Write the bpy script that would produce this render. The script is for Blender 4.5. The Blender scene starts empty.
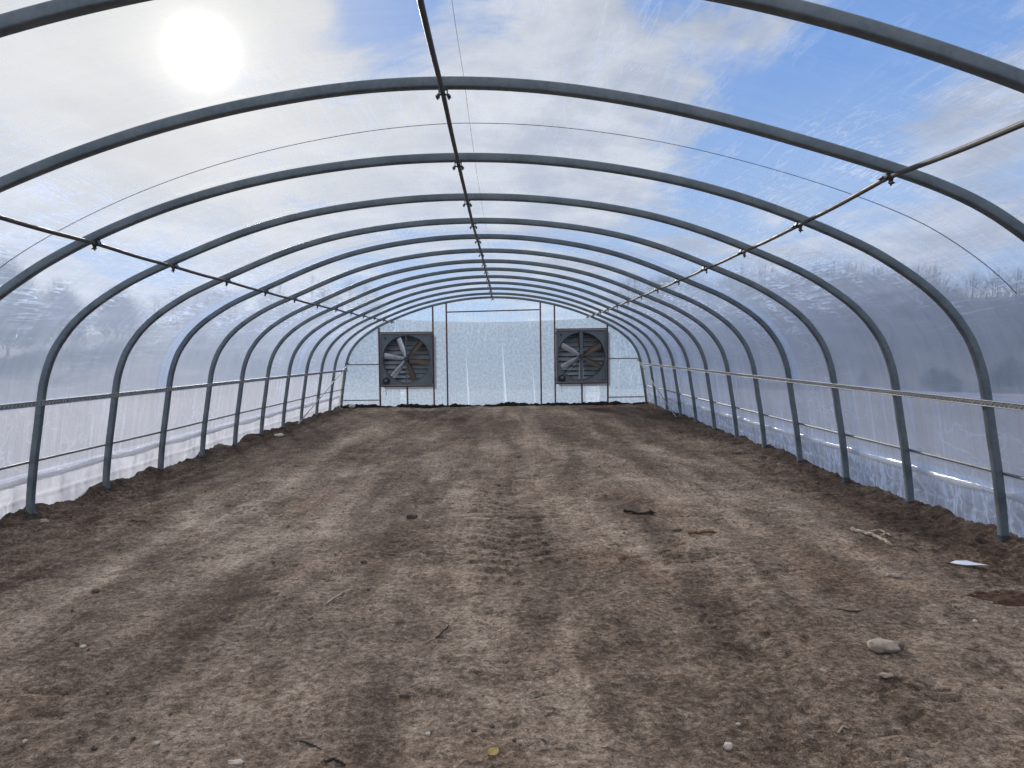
import bpy, math, random
import numpy as np
from mathutils import Vector, Matrix

random.seed(7)
rng = np.random.default_rng(11)
C = bpy.context.scene.collection
sc = bpy.context.scene

# ------------------------------------------------------------------ camera numbers
F = 769.0                                   # focal length in pixels of a 1024 px wide frame
PITCH, YAW, ROLL = -0.0409, 0.0074, -0.0127
CAM = np.array([0.3737, 0.0, 1.6389])
D0, SP = 7.9298, 1.5048                     # hoops stand at D0 + SP*k
HOOPS = list(range(-3, 11))
YE = D0 + SP * 10                           # plane of the end hoop
YB = -3.2                                   # where the film ends behind the camera


def cam_axes():
    cy, sy, cp, sp = math.cos(YAW), math.sin(YAW), math.cos(PITCH), math.sin(PITCH)
    fwd = np.array([sy * cp, cy * cp, sp])
    right = np.array([cy, -sy, 0.0])
    up = np.cross(right, fwd)
    cr, sr = math.cos(ROLL), math.sin(ROLL)
    return cr * right + sr * up, -sr * right + cr * up, fwd


RIGHT, UP, FWD = cam_axes()


def ray(u, v):
    d = (u - 512) / F * RIGHT + (384 - v) / F * UP + FWD
    return d / np.linalg.norm(d)


# ------------------------------------------------------------------ noise
_perm = rng.permutation(512)
_g = rng.uniform(0, 2 * np.pi, 512)


def perlin(x, y, seed=0):
    x = np.asarray(x, float) + seed * 17.3
    y = np.asarray(y, float) + seed * 9.1
    xi, yi = np.floor(x).astype(int), np.floor(y).astype(int)
    xf, yf = x - xi, y - yi

    def gr(a, b, dx, dy):
        h = _g[(_perm[(a % 512)] + b) % 512]
        return np.cos(h) * dx + np.sin(h) * dy
    u = xf ** 3 * (xf * (xf * 6 - 15) + 10)
    v = yf ** 3 * (yf * (yf * 6 - 15) + 10)
    a = gr(xi, yi, xf, yf) * (1 - u) + gr(xi + 1, yi, xf - 1, yf) * u
    b = gr(xi, yi + 1, xf, yf - 1) * (1 - u) + gr(xi + 1, yi + 1, xf - 1, yf - 1) * u
    return (a * (1 - v) + b * v) * 1.5


def fbm(x, y, o=4, seed=0, gain=.5):
    s, a = 0, 1
    for i in range(o):
        s = s + a * perlin(x * 2 ** i, y * 2 ** i, seed + i)
        a *= gain
    return s


def sstep(a, b, t):
    t = np.clip((t - a) / (b - a), 0, 1)
    return t * t * (3 - 2 * t)


# ------------------------------------------------------------------ tunnel cross-section (hoop centre line)
HALF = [(4.575, -0.12), (4.57, 0.0), (4.55, .25), (4.505, .60), (4.45, .95), (4.415, 1.18), (4.37, 1.42), (4.285, 1.66), (4.19, 1.82), (4.06, 1.985),
        (3.88, 2.15), (3.65, 2.315), (3.37, 2.48), (2.93, 2.68), (2.42, 2.88), (1.90, 3.045), (1.40, 3.165), (0.90, 3.25), (.45, 3.297), (0.0, 3.312)]


def catmull(P, n=8):
    P = np.array(P, float)
    out = []
    for i in range(len(P) - 1):
        p0, p1, p2, p3 = P[max(i - 1, 0)], P[i], P[i + 1], P[min(i + 2, len(P) - 1)]
        for t in np.arange(n) / n:
            out.append(.5 * (2 * p1 + (p2 - p0) * t + (2 * p0 - 5 * p1 + 4 * p2 - p3) * t * t + (3 * p1 - p0 - 3 * p2 + p3) * t ** 3))
    out.append(P[-1])
    return np.array(out)


_full = HALF + [(-x, z) for x, z in HALF[-2::-1]]
_dense = catmull(_full, 10)                 # right foot -> apex -> left foot
_len = np.concatenate([[0], np.cumsum(np.linalg.norm(np.diff(_dense, axis=0), axis=1))])
ARC = _len[-1]


def prof(s):
    s = np.asarray(s, float)
    return np.stack([np.interp(s, _len, _dense[:, 0]), np.interp(s, _len, _dense[:, 1])], -1)


def prof_n(s):
    d = prof(np.clip(s + .02, 0, ARC)) - prof(np.clip(s - .02, 0, ARC))
    d /= np.linalg.norm(d, axis=-1, keepdims=True)
    return np.stack([d[..., 1], -d[..., 0]], -1)     # outward normal


def s_at_z(z, side):
    """arc length where the leg of that side (+1 right, -1 left) is at height z"""
    half = ARC / 2
    ss = np.linspace(0, half, 600)
    s = np.interp(z, prof(ss)[:, 1], ss)
    return s if side > 0 else ARC - s


def top_z(x):
    ss = np.linspace(0, ARC / 2, 800)
    p = prof(ss)
    return float(np.interp(-abs(x), -p[:, 0], p[:, 1]))


def leg_x(z):
    ss = np.linspace(0, ARC / 2, 800)
    p = prof(ss)
    return np.interp(z, p[:, 1], p[:, 0])


# the hoops were set by hand: their crowns and shoulders sit a few centimetres higher or lower from bay to bay
_kk = np.array([-6, -3, -2, -1, 0, 1, 2, 3, 4, 5, 7, 8, 9, 10, 11.])
_crown = np.array([.02, .028, .028, -.059, -.08, -.065, -.030, -.030, -.02, 0, 0, -.012, -.029, -.024, -.024])
_should = np.array([0, 0, 0, 0, -.025, -.035, -.045, -.045, -.045, -.04, -.03, -.02, -.01, 0, 0])


def warp(x, y):
    k = (np.asarray(y, float) - D0) / SP
    ax = np.abs(x)
    a = np.cos(np.pi / 2 * np.clip(ax / 3.2, 0, 1)) ** 2
    b = np.exp(-((ax - 3.0) / .8) ** 2) * (1 + .25 * (np.asarray(x) < 0))
    c = np.exp(-((np.asarray(x) - 3.35) / .85) ** 2) * np.interp(k, [-6, -3, -2, -1], [0, .02, .085, 0])
    d = np.exp(-((np.asarray(x) + 3.7) / .6) ** 2) * np.interp(k, [-2, -1, 0], [0, -.03, 0])
    return a * np.interp(k, _kk, _crown) + b * np.interp(k, _kk, _should) + c + d


# ------------------------------------------------------------------ object helpers
def tag(o, label=None, cat=None, group=None, kind=None):
    if label: o['label'] = label
    if cat: o['category'] = cat
    if group: o['group'] = group
    if kind: o['kind'] = kind
    return o


def empty(name, loc, label=None, cat=None, group=None):
    o = bpy.data.objects.new(name, None)
    C.objects.link(o)
    o.location = loc
    o.empty_display_size = .1
    return tag(o, label, cat, group)


class MB:
    def __init__(self):
        self.v, self.f, self.n = [], [], 0

    def add(self, verts, faces):
        verts = np.asarray(verts, float)
        self.v.append(verts)
        self.f += [tuple(i + self.n for i in f) for f in faces]
        self.n += len(verts)
        return self

    def box(self, c, s, rot=None, bev=0.0):
        sx, sy, sz = [a / 2 for a in s]
        if bev > 0:
            b = min(bev, sx * .9, sy * .9, sz * .9)
            vs, idx = [], {}
            for X in (-1, 1):
                for Y in (-1, 1):
                    for Z in (-1, 1):
                        for ax in range(3):
                            p = [X * (sx - b), Y * (sy - b), Z * (sz - b)]
                            p[ax] = (X, Y, Z)[ax] * (sx, sy, sz)[ax]
                            idx[(X, Y, Z, ax)] = len(vs)
                            vs.append(p)
            fs = []
            for ax in range(3):
                o1, o2 = (ax + 1) % 3, (ax + 2) % 3
                for S in (-1, 1):
                    q = []
                    for a, bb in ((-1, -1), (1, -1), (1, 1), (-1, 1)):
                        k = [0, 0, 0]
                        k[ax], k[o1], k[o2] = S, a, bb
                        q.append(idx[(k[0], k[1], k[2], ax)])
                    fs.append(q if S > 0 else q[::-1])
            for ax in range(3):                       # edges
                o1, o2 = (ax + 1) % 3, (ax + 2) % 3
                for a in (-1, 1):
                    for bb in (-1, 1):
                        k0, k1 = [0, 0, 0], [0, 0, 0]
                        k0[ax], k1[ax] = -1, 1
                        k0[o1] = k1[o1] = a
                        k0[o2] = k1[o2] = bb
                        q = [idx[(*k0, o1)], idx[(*k1, o1)], idx[(*k1, o2)], idx[(*k0, o2)]]
                        fs.append(q if a * bb < 0 else q[::-1])
            for X in (-1, 1):
                for Y in (-1, 1):
                    for Z in (-1, 1):
                        q = [idx[(X, Y, Z, 0)], idx[(X, Y, Z, 1)], idx[(X, Y, Z, 2)]]
                        fs.append(q if X * Y * Z > 0 else q[::-1])
            vs = np.array(vs)
        else:
            vs = np.array([[x, y, z] for x in (-sx, sx) for y in (-sy, sy) for z in (-sz, sz)])
            fs = [(0, 1, 3, 2), (4, 6, 7, 5), (0, 4, 5, 1), (2, 3, 7, 6), (0, 2, 6, 4), (1, 5, 7, 3)]
        if rot is not None:
            vs = vs @ np.array(rot).T
        return self.add(vs + np.array(c), fs)

    def sweep(self, path, section, ups=None, cap=True):
        """sweep a closed 2-D section along a path; up = direction of the section's second axis"""
        path = np.asarray(path, float)
        n, m = len(path), len(section)
        section = np.asarray(section, float)
        T = np.gradient(path, axis=0)
        T /= np.linalg.norm(T, axis=1, keepdims=True)
        if ups is None:
            up0 = np.array([0, 0, 1.]) if abs(T[0][2]) < .9 else np.array([0, 1., 0])
            ups = np.tile(up0, (n, 1))
        ups = np.asarray(ups, float)
        ups = ups - (ups * T).sum(1, keepdims=True) * T
        ups /= np.linalg.norm(ups, axis=1, keepdims=True)
        R = np.cross(T, ups)
        vs = (path[:, None, :] + section[None, :, 0:1] * R[:, None, :] + section[None, :, 1:2] * ups[:, None, :]).reshape(-1, 3)
        fs = []
        for i in range(n - 1):
            for j in range(m):
                a, b = i * m + j, i * m + (j + 1) % m
                fs.append((a, b, b + m, a + m))
        if cap:
            fs.append(tuple(range(m - 1, -1, -1)))
            fs.append(tuple((n - 1) * m + j for j in range(m)))
        return self.add(vs, fs)

    def tube(self, path, r, seg=10, cap=True):
        path = np.asarray(path, float)
        rr = np.broadcast_to(np.asarray(r, float), (len(path),))
        if np.ptp(rr) < 1e-9:
            sec = [(rr[0] * math.cos(a), rr[0] * math.sin(a)) for a in np.linspace(0, 2 * np.pi, seg, endpoint=False)]
            return self.sweep(path, sec, cap=cap)
        T = np.gradient(path, axis=0)
        T /= np.linalg.norm(T, axis=1, keepdims=True)
        up = np.array([0, 0, 1.]) if abs(T[0][2]) < .9 else np.array([0, 1., 0])
        vs, fs = [], []
        for p, t, q in zip(path, T, rr):
            R = np.cross(t, up); R /= np.linalg.norm(R) + 1e-12
            U = np.cross(R, t)
            for a in np.linspace(0, 2 * np.pi, seg, endpoint=False):
                vs.append(p + q * (math.cos(a) * R + math.sin(a) * U))
        for i in range(len(path) - 1):
            for j in range(seg):
                a, b = i * seg + j, i * seg + (j + 1) % seg
                fs.append((a, b, b + seg, a + seg))
        if cap:
            fs.append(tuple(range(seg - 1, -1, -1)))
            fs.append(tuple((len(path) - 1) * seg + j for j in range(seg)))
        return self.add(vs, fs)

    def build(self, name, mat, parent=None, smooth=True, angle=35, loc=None, uv=None):
        me = bpy.data.meshes.new(name)
        V = np.concatenate(self.v) if self.v else np.zeros((0, 3))
        off = np.zeros(3)
        if loc is not None: off = np.array(loc, float)
        me.from_pydata((V - off).tolist(), [], self.f)
        me.update()
        if smooth:
            me.shade_smooth()
            if angle < 180:
                me.set_sharp_from_angle(angle=math.radians(angle))
        me.materials.append(mat)
        o = bpy.data.objects.new(name, me)
        C.objects.link(o)
        if parent is not None:
            o.parent = parent
            if loc is not None: o.location = off
        elif loc is not None:
            o.location = off
        return o


def grid_mesh(name, V, nu, nv, mat, parent=None, uv=None, mask=None, smooth=True):
    """V is (nu*nv,3) row-major [u][v]"""
    me = bpy.data.meshes.new(name)
    i, j = np.meshgrid(np.arange(nu - 1), np.arange(nv - 1), indexing='ij')
    a = (i * nv + j)
    Q = np.stack([a, a + 1, a + nv + 1, a + nv], -1)
    if mask is not None:
        Q = Q[mask]
    Q = Q.reshape(-1, 4)
    nq = len(Q)
    me.vertices.add(len(V)); me.vertices.foreach_set('co', np.ascontiguousarray(V, np.float32).ravel())
    me.loops.add(nq * 4); me.loops.foreach_set('vertex_index', Q.astype(np.int32).ravel())
    me.polygons.add(nq)
    me.polygons.foreach_set('loop_start', np.arange(0, nq * 4, 4, dtype=np.int32))
    me.polygons.foreach_set('loop_total', np.full(nq, 4, dtype=np.int32))
    if uv is not None:
        l = me.uv_layers.new(name='UVMap')
        l.data.foreach_set('uv', np.ascontiguousarray(uv[Q.ravel()], np.float32).ravel())
    me.update(calc_edges=True)
    me.validate()
    if smooth: me.shade_smooth()
    me.materials.append(mat)
    o = bpy.data.objects.new(name, me)
    C.objects.link(o)
    if parent is not None: o.parent = parent
    return o


# ------------------------------------------------------------------ material helpers
class NT:
    def __init__(self, name):
        self.m = bpy.data.materials.new(name)
        self.m.use_nodes = True
        self.t = self.m.node_tree
        self.t.nodes.clear()
        self.out = self.t.nodes.new('ShaderNodeOutputMaterial')

    def n(self, typ, **k):
        nd = self.t.nodes.new(typ)
        ins = k.pop('ins', {})
        for a, b in k.items(): setattr(nd, a, b)
        for a, b in ins.items(): self.set(nd, a, b)
        return nd

    def set(self, nd, a, b):
        s = nd.inputs[a]
        if isinstance(b, bpy.types.NodeSocket): self.t.links.new(b, s)
        elif isinstance(b, bpy.types.Node): self.t.links.new(b.outputs[0], s)
        else:
            if isinstance(b, (tuple, list)) and len(b) == 3 and s.type == 'RGBA': b = (*b, 1)
            s.default_value = b

    def math(self, op, a, b=None, c=None, clamp=False):
        nd = self.n('ShaderNodeMath', operation=op, use_clamp=clamp)
        for i, x in enumerate((a, b, c)):
            if x is not None: self.set(nd, i, x)
        return nd.outputs[0]

    def noise(self, vec, scale, detail=3, rough=.5, dist=0.0):
        return self.n('ShaderNodeTexNoise', ins={'Vector': vec, 'Scale': scale, 'Detail': detail, 'Roughness': rough, 'Distortion': dist}).outputs['Fac']

    def maprange(self, v, a, b, c=0., d=1., smooth=True):
        return self.n('ShaderNodeMapRange', interpolation_type='SMOOTHSTEP' if smooth else 'LINEAR',
                      ins={'Value': v, 'From Min': a, 'From Max': b, 'To Min': c, 'To Max': d}).outputs[0]

    def mix(self, f, a, b, blend='MIX'):
        nd = self.n('ShaderNodeMix', data_type='RGBA', blend_type=blend)
        nd.clamp_factor = True
        for k, x in ((0, f), (6, a), (7, b)):
            self.set(nd, k, x)
        return nd.outputs[2]

    def scale(self, vec, s, loc=(0, 0, 0)):
        return self.n('ShaderNodeMapping', ins={'Vector': vec, 'Scale': s, 'Location': loc}).outputs[0]

    def ms(self, f, a, b):
        nd = self.n('ShaderNodeMixShader')
        self.set(nd, 0, f); self.set(nd, 1, a); self.set(nd, 2, b)
        return nd.outputs[0]

    def done(self, surf):
        self.t.links.new(surf, self.out.inputs['Surface'])
        return self.m


def pbr(name, c1, c2, scale=8., rough=(.4, .6), metal=0.0, bump=.0, stretch=(1, 1, 1), spec=.5):
    t = NT(name)
    co = t.scale(t.n('ShaderNodeTexCoord').outputs['Object'], stretch)
    n1 = t.noise(co, scale, 5, .6)
    n2 = t.noise(co, scale * 6, 3, .6)
    f = t.maprange(t.math('ADD', t.math('MULTIPLY', n1, .7), t.math('MULTIPLY', n2, .3)), .35, .65)
    p = t.n('ShaderNodeBsdfPrincipled', ins={'Base Color': t.mix(f, c1, c2), 'Roughness': t.maprange(n1, .3, .7, rough[0], rough[1]), 'Metallic': metal, 'Specular IOR Level': spec})
    if bump:
        b = t.n('ShaderNodeBump', ins={'Strength': bump, 'Distance': .004, 'Height': n2})
        t.set(p, 'Normal', b.outputs[0])
    return t.done(p.outputs[0])


def film_mat(name, base, graze, streak=(9., 1.1), streak2=(1.2, 8.), crease=.3, haze=.12, gloss=.05, bump=.5, trans=(.93, .94, .95), tcol=(.68, .79, 1.), vert=0.0, damp=0.0, wide=False):
    """clear polythene: mostly see-through, scattering more at a slant and along its creases"""
    t = NT(name)
    uv = t.n('ShaderNodeTexCoord').outputs['UV']
    na = t.noise(t.scale(uv, (streak[0], streak[1], 1)), 1., 3, .5, .3)
    nb = t.noise(t.scale(uv, (streak2[0], streak2[1], 1), (3, 7, 0)), 1., 3, .55, .25)
    nc = t.noise(t.scale(uv, (.8, .45, 1), (11, 2, 0)), 1., 4, .6, .2)

    def ridge(n, w):
        d = t.math('ABSOLUTE', t.math('SUBTRACT', n, .5))
        return t.maprange(d, w, 0., 0., 1.)
    r1 = ridge(na, .028)
    r2 = ridge(nb, .016)
    mask = t.maprange(nc, .25, .55) if wide else t.maprange(nc, .42, .66)
    nd = t.noise(t.scale(uv, (15., 1.5, 1), (9, 4, 0)), 1., 3, .5, .25)
    r3 = ridge(nd, .05)
    cr = t.math('MULTIPLY', t.math('MAXIMUM', r1, t.math('MULTIPLY', r2, .4)), mask)
    lw = t.n('ShaderNodeLayerWeight', ins={'Blend': .5}).outputs['Facing']
    g = t.math('MULTIPLY', t.math('POWER', lw, 2.2), graze)
    fine = t.noise(t.scale(uv, (34, 26, 1)), 1., 3, .7)
    ed = t.math('ABSOLUTE', t.math('SUBTRACT', t.n('ShaderNodeSeparateXYZ', ins={0: uv}).outputs[0], ARC / 2))
    if damp:                                   # short puckers where the film turns down at the eaves
        nm3 = t.maprange(t.noise(t.scale(uv, (1.1, 1.3, 1), (1, 6, 0)), 1., 3, .6), .40, .62)
        sh = t.math('MULTIPLY', t.maprange(ed, 2.1, 2.9), t.maprange(ed, 4.6, 3.9))
        cr = t.math('ADD', cr, t.math('MULTIPLY', t.math('MULTIPLY', r3, nm3), t.math('MULTIPLY', sh, 2.4)))
    hz = t.math('MULTIPLY', t.maprange(t.math('ADD', t.math('MULTIPLY', nb, .6), t.math('MULTIPLY', fine, .4)), .36, .64), haze)
    fac = t.math('ADD', t.math('ADD', t.math('ADD', base, g), hz), t.math('MULTIPLY', cr, crease))
    if damp:                                   # dustier, damper film towards the eaves
        fac = t.math('ADD', fac, t.math('MULTIPLY', t.maprange(ed, 2.0, 4.0), damp))
    if vert:                                   # runs of condensation down the sheet
        nv = t.noise(t.scale(uv, (.55, 11., 1), (5, 1, 0)), 1., 4, .65, .1)
        nm = t.noise(t.scale(uv, (.5, .8, 1), (2, 8, 0)), 1., 2, .5)
        fac = t.math('ADD', fac, t.math('MULTIPLY', t.math('MULTIPLY', t.maprange(nv, .5, .68), t.maprange(nm, .4, .6)), vert))
    fac = t.math('MINIMUM', fac, .96)
    h = t.math('ADD', t.math('MULTIPLY', na, 1.), t.math('MULTIPLY', nb, .8))
    b = t.n('ShaderNodeBump', ins={'Strength': bump, 'Distance': .03, 'Height': h}).outputs[0]
    tr = t.n('ShaderNodeBsdfTransparent', ins={'Color': trans}).outputs[0]
    tl = t.n('ShaderNodeBsdfTranslucent', ins={'Color': tcol, 'Normal': b}).outputs[0]
    df = t.n('ShaderNodeBsdfDiffuse', ins={'Color': tcol, 'Normal': b}).outputs[0]
    gl = t.n('ShaderNodeBsdfGlossy', ins={'Color': (1, 1, 1), 'Roughness': .18, 'Normal': b}).outputs[0]
    s = t.ms(fac, tr, t.ms(.35, tl, df))
    fg = t.math('ADD', gloss, t.math('MULTIPLY', t.math('POWER', lw, 4.), gloss * 3.))
    return t.done(t.ms(fg, s, gl))


M = {}
M['roof'] = film_mat('roof_film', .03, .40, streak=(6., .8), crease=.22, haze=.05, gloss=.02, bump=.4, damp=.27)
M['side'] = film_mat('side_film', .30, .40, streak=(3., 1.6), streak2=(.7, 9.), crease=.22, haze=.12, gloss=.05, vert=.32)
M['skirt'] = film_mat('skirt_film', .44, .30, streak=(1.3, 6.5), streak2=(3.5, 3.), wide=True, crease=.70, haze=.16, gloss=.15, bump=1.)  # creases whitened further so sky glints are put into the film
M['side_left'] = film_mat('side_film_left', .38, .40, streak=(3., 1.6), streak2=(.7, 9.), crease=.18, haze=.12, gloss=.04, vert=.36, tcol=(.80, .84, .96))  # lighter left copy of the side film, sun glow put into its tint
M['skirt_left'] = film_mat('skirt_film_left', .62, .25, streak=(1.3, 2.5), streak2=(3.5, 2.), crease=.22, haze=.14, gloss=.04, bump=.6, tcol=(.86, .87, .94))  # left skirt copy, warm sunlight put into its tint
M['fold'] = film_mat('folded_film', .80, .1, crease=.2, haze=.1, gloss=.05, tcol=(.90, .89, .87))
M['end'] = film_mat('end_film', .36, .2, streak=(7., .9), streak2=(14., 12.), crease=.22, haze=.20, gloss=.02, bump=.6, tcol=(.45, .60, .80))
M['pleat'] = film_mat('pleat_film', .93, .1, crease=.1, haze=.05, gloss=.03, tcol=(.80, .85, .92))
M['patch'] = film_mat('doubled_film', .28, .1, streak=(5., 1.), crease=.4, haze=.3, gloss=.03, tcol=(.86, .90, .96), wide=True)
M['overlap'] = film_mat('overlap_film', .26, .35, crease=.35, haze=.15, gloss=.03)
M['galv'] = pbr('galvanised_steel', (.105, .13, .145), (.18, .21, .225), 5., (.42, .58), .45, .05, (1, 1, 1))
M['galv_dark'] = pbr('dark_galvanised_steel', (.07, .08, .09), (.12, .13, .14), 20., (.4, .6), .6, .1)
M['pipe'] = pbr('purlin_pipe_steel', (.05, .045, .043), (.11, .10, .095), 9., (.5, .65), .3, .02)
M['rail'] = pbr('bare_rail_steel', (.22, .21, .20), (.34, .33, .32), 14., (.5, .65), .4, .02)
M['wire'] = pbr('coated_wire', (.40, .40, .39), (.5, .5, .48), 14., (.3, .5), .2)
M['rollpipe'] = pbr('roll_pipe_steel', (.13, .13, .14), (.22, .215, .21), 8., (.4, .55), .4)
M['rust'] = pbr('red_oxide_steel', (.10, .045, .032), (.17, .085, .06), 10., (.6, .8), .0, .1)
M['rail_grey'] = pbr('grey_flat_bar', (.10, .10, .12), (.15, .15, .17), 10., (.5, .7), .3)
M['fan_body'] = pbr('fan_sheet_steel', (.115, .135, .15), (.165, .185, .20), 4., (.4, .55), .35, .02)
M['fan_dark'] = pbr('fan_dark_steel', (.035, .045, .055), (.06, .07, .08), 6., (.45, .6), .4)
M['louver'] = pbr('shutter_metal', (.34, .37, .39), (.44, .47, .49), 5., (.4, .6), .3)
M['blade'] = pbr('fan_blade_steel', (.62, .64, .68), (.80, .82, .86), 5., (.3, .45), .25, .02)  # lit copy of the blade steel, brightness put into the colour
M['blade_shaded'] = pbr('fan_blade_shaded', (.085, .060, .042), (.13, .095, .07), 5., (.4, .6), .3, .02)  # shaded copy of the blade steel, darkness put into the colour
M['rubber'] = pbr('black_rubber', (.012, .012, .013), (.025, .025, .027), 10., (.5, .7))
M['motor'] = pbr('motor_black', (.012, .014, .016), (.03, .032, .035), 10., (.4, .6))
M['plate'] = pbr('label_plate', (.012, .012, .014), (.03, .03, .03), 10., (.4, .6))
M['seam'] = pbr('printed_film_line', (.10, .07, .15), (.14, .10, .19), 4., (.5, .6))
M['seam2'] = pbr('film_edge_line', (.36, .36, .42), (.46, .46, .52), 4., (.5, .6))


def dirt_mat():
    t = NT('bare_soil')
    co = t.n('ShaderNodeTexCoord').outputs['Object']
    sep = t.n('ShaderNodeSeparateXYZ', ins={0: co})
    x, y = sep.outputs[0], sep.outputs[1]
    wob = t.math('MULTIPLY', t.math('SUBTRACT', t.noise(t.scale(co, (.25, .16, 1)), 1., 3), .5), 2.2)
    big = t.noise(t.scale(co, (.55, .35, 1)), 1., 5, .6, .3)
    streak = t.noise(t.scale(co, (1.7, .22, 1)), 1., 5, .62, .4)
    mid = t.noise(co, 3.2, 6, .68, .3)
    fin = t.noise(co, 26., 5, .72)
    vfin = t.noise(co, 110., 3, .7)
    # compacted wheel paths are paler
    xs = t.math('ADD', x, wob)
    band = t.math('MULTIPLY', t.math('SINE', t.math('ADD', t.math('MULTIPLY', xs, 2.3), .6)), .5)
    v = t.math('ADD', t.math('MULTIPLY', t.math('SUBTRACT', big, .5), 1.5), t.math('MULTIPLY', t.math('SUBTRACT', streak, .5), 2.3))
    v = t.math('ADD', v, t.math('MULTIPLY', t.math('SUBTRACT', mid, .5), 1.5))
    v = t.math('ADD', v, t.math('MULTIPLY', band, .08))
    v = t.math('ADD', v, t.math('MULTIPLY', t.math('SUBTRACT', fin, .5), 2.6))
    v = t.math('ADD', v, t.math('MULTIPLY', t.math('SUBTRACT', vfin, .5), 1.7))
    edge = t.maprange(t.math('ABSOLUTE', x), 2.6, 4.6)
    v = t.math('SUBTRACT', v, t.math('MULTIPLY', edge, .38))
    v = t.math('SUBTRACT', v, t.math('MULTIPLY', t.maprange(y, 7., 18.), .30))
    f = t.maprange(v, -.75, .75, 0., 1., False)
    ramp = t.n('ShaderNodeValToRGB', ins={0: f})
    e = ramp.color_ramp.elements
    e[0].position, e[0].color = .0, (.055, .036, .026, 1)
    e[1].position, e[1].color = 1., (.52, .43, .345, 1)
    for p, c in ((.28, (.118, .083, .061)), (.5, (.212, .157, .118)), (.75, (.35, .27, .208))):
        k = e.new(p); k.color = (*c, 1)
    red = t.maprange(t.noise(t.scale(co, (.9, .6, 1), (4, 9, 0)), 1., 4, .6), .52, .72)
    col = t.mix(t.math('MULTIPLY', red, .28), ramp.outputs[0], t.mix(1., ramp.outputs[0], (1.08, .80, .66), 'MULTIPLY'))
    crumb_shade = t.maprange(t.noise(t.scale(co, (1., 1.3, 1)), 17., 5, .72, .8), .45, .36)  # micro-shadows between crumbs, painted into the soil colour as dark specks
    col = t.mix(t.math('MULTIPLY', crumb_shade, .75), col, (.060, .042, .032))
    vor = t.n('ShaderNodeTexVoronoi', ins={'Vector': co, 'Scale': 48.})
    spk = t.math('MULTIPLY', t.maprange(vor.outputs['Distance'], .16, .08), t.math('GREATER_THAN', t.noise(co, 31., 1), .60))
    col = t.mix(t.math('MULTIPLY', spk, .55), col, (.40, .36, .31))
    h = t.math('ADD', t.math('ADD', t.math('MULTIPLY', mid, .9), t.math('MULTIPLY', fin, .55)), t.math('MULTIPLY', vfin, .22))
    h = t.math('ADD', h, t.math('MULTIPLY', spk, .1))
    b = t.n('ShaderNodeBump', ins={'Strength': 1., 'Distance': .06, 'Height': h}).outputs[0]
    p = t.n('ShaderNodeBsdfPrincipled', ins={'Base Color': col, 'Roughness': .95, 'Specular IOR Level': .12, 'Normal': b})
    return t.done(p.outputs[0])


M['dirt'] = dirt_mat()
M['dark_soil'] = pbr('dark_damp_soil', (.012, .010, .009), (.030, .024, .020), 9., (.9, 1.), 0, .8, spec=.1)
M['red_soil'] = pbr('red_damp_soil', (.050, .028, .019), (.10, .058, .040), 14., (.9, 1.), 0, .8, spec=.1)
M['grass'] = pbr('dry_field_grass', (.105, .10, .105), (.165, .155, .155), .08, (.9, 1.), 0, 0, spec=.1)
M['hill'] = pbr('wooded_hillside', (.045, .045, .05), (.085, .08, .08), .05, (.9, 1.), 0, 0, spec=.1)
M['bark'] = pbr('bare_bark', (.055, .05, .05), (.10, .09, .085), 3., (.8, .95), 0, 0, spec=.1)
M['twig_far'] = pbr('distant_twigs', (.06, .06, .07), (.10, .095, .10), .4, (.9, 1.), 0, 0, spec=.1)
M['evergreen'] = pbr('evergreen_needles', (.025, .035, .03), (.05, .06, .05), 3., (.8, .95), 0, 0, spec=.1)
M['stone'] = pbr('dusty_stone', (.24, .19, .15), (.40, .33, .27), 22., (.8, .95), 0, .8, spec=.2)
M['stone_pale'] = pbr('pale_stone', (.42, .36, .30), (.58, .51, .44), 30., (.7, .9), 0, .5, spec=.2)
M['stone_dark'] = pbr('dark_stone', (.07, .053, .043), (.12, .095, .078), 30., (.8, .95), 0, .5, spec=.2)
M['stick_dark'] = pbr('dark_wet_wood', (.014, .010, .009), (.035, .026, .022), 30., (.7, .9), 0, .6, (8, 8, 8))
M['wood_pale'] = pbr('bleached_wood', (.26, .19, .13), (.42, .33, .25), 25., (.8, .95), 0, .8)
M['orange'] = pbr('orange_bark', (.13, .060, .022), (.24, .12, .045), 35., (.7, .9), 0, .8)
M['scrap'] = pbr('milky_plastic_scrap', (.62, .65, .72), (.78, .80, .84), 12., (.25, .4), 0, .2)
M['leaf'] = pbr('dry_yellow_leaf', (.34, .22, .06), (.50, .36, .12), 40., (.6, .8), 0, .3)

# ------------------------------------------------------------------ soil floor
TRK = [(.26, 4.9, 11.0, .20), (.62, 5.2, 9.5, .14)]


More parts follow.
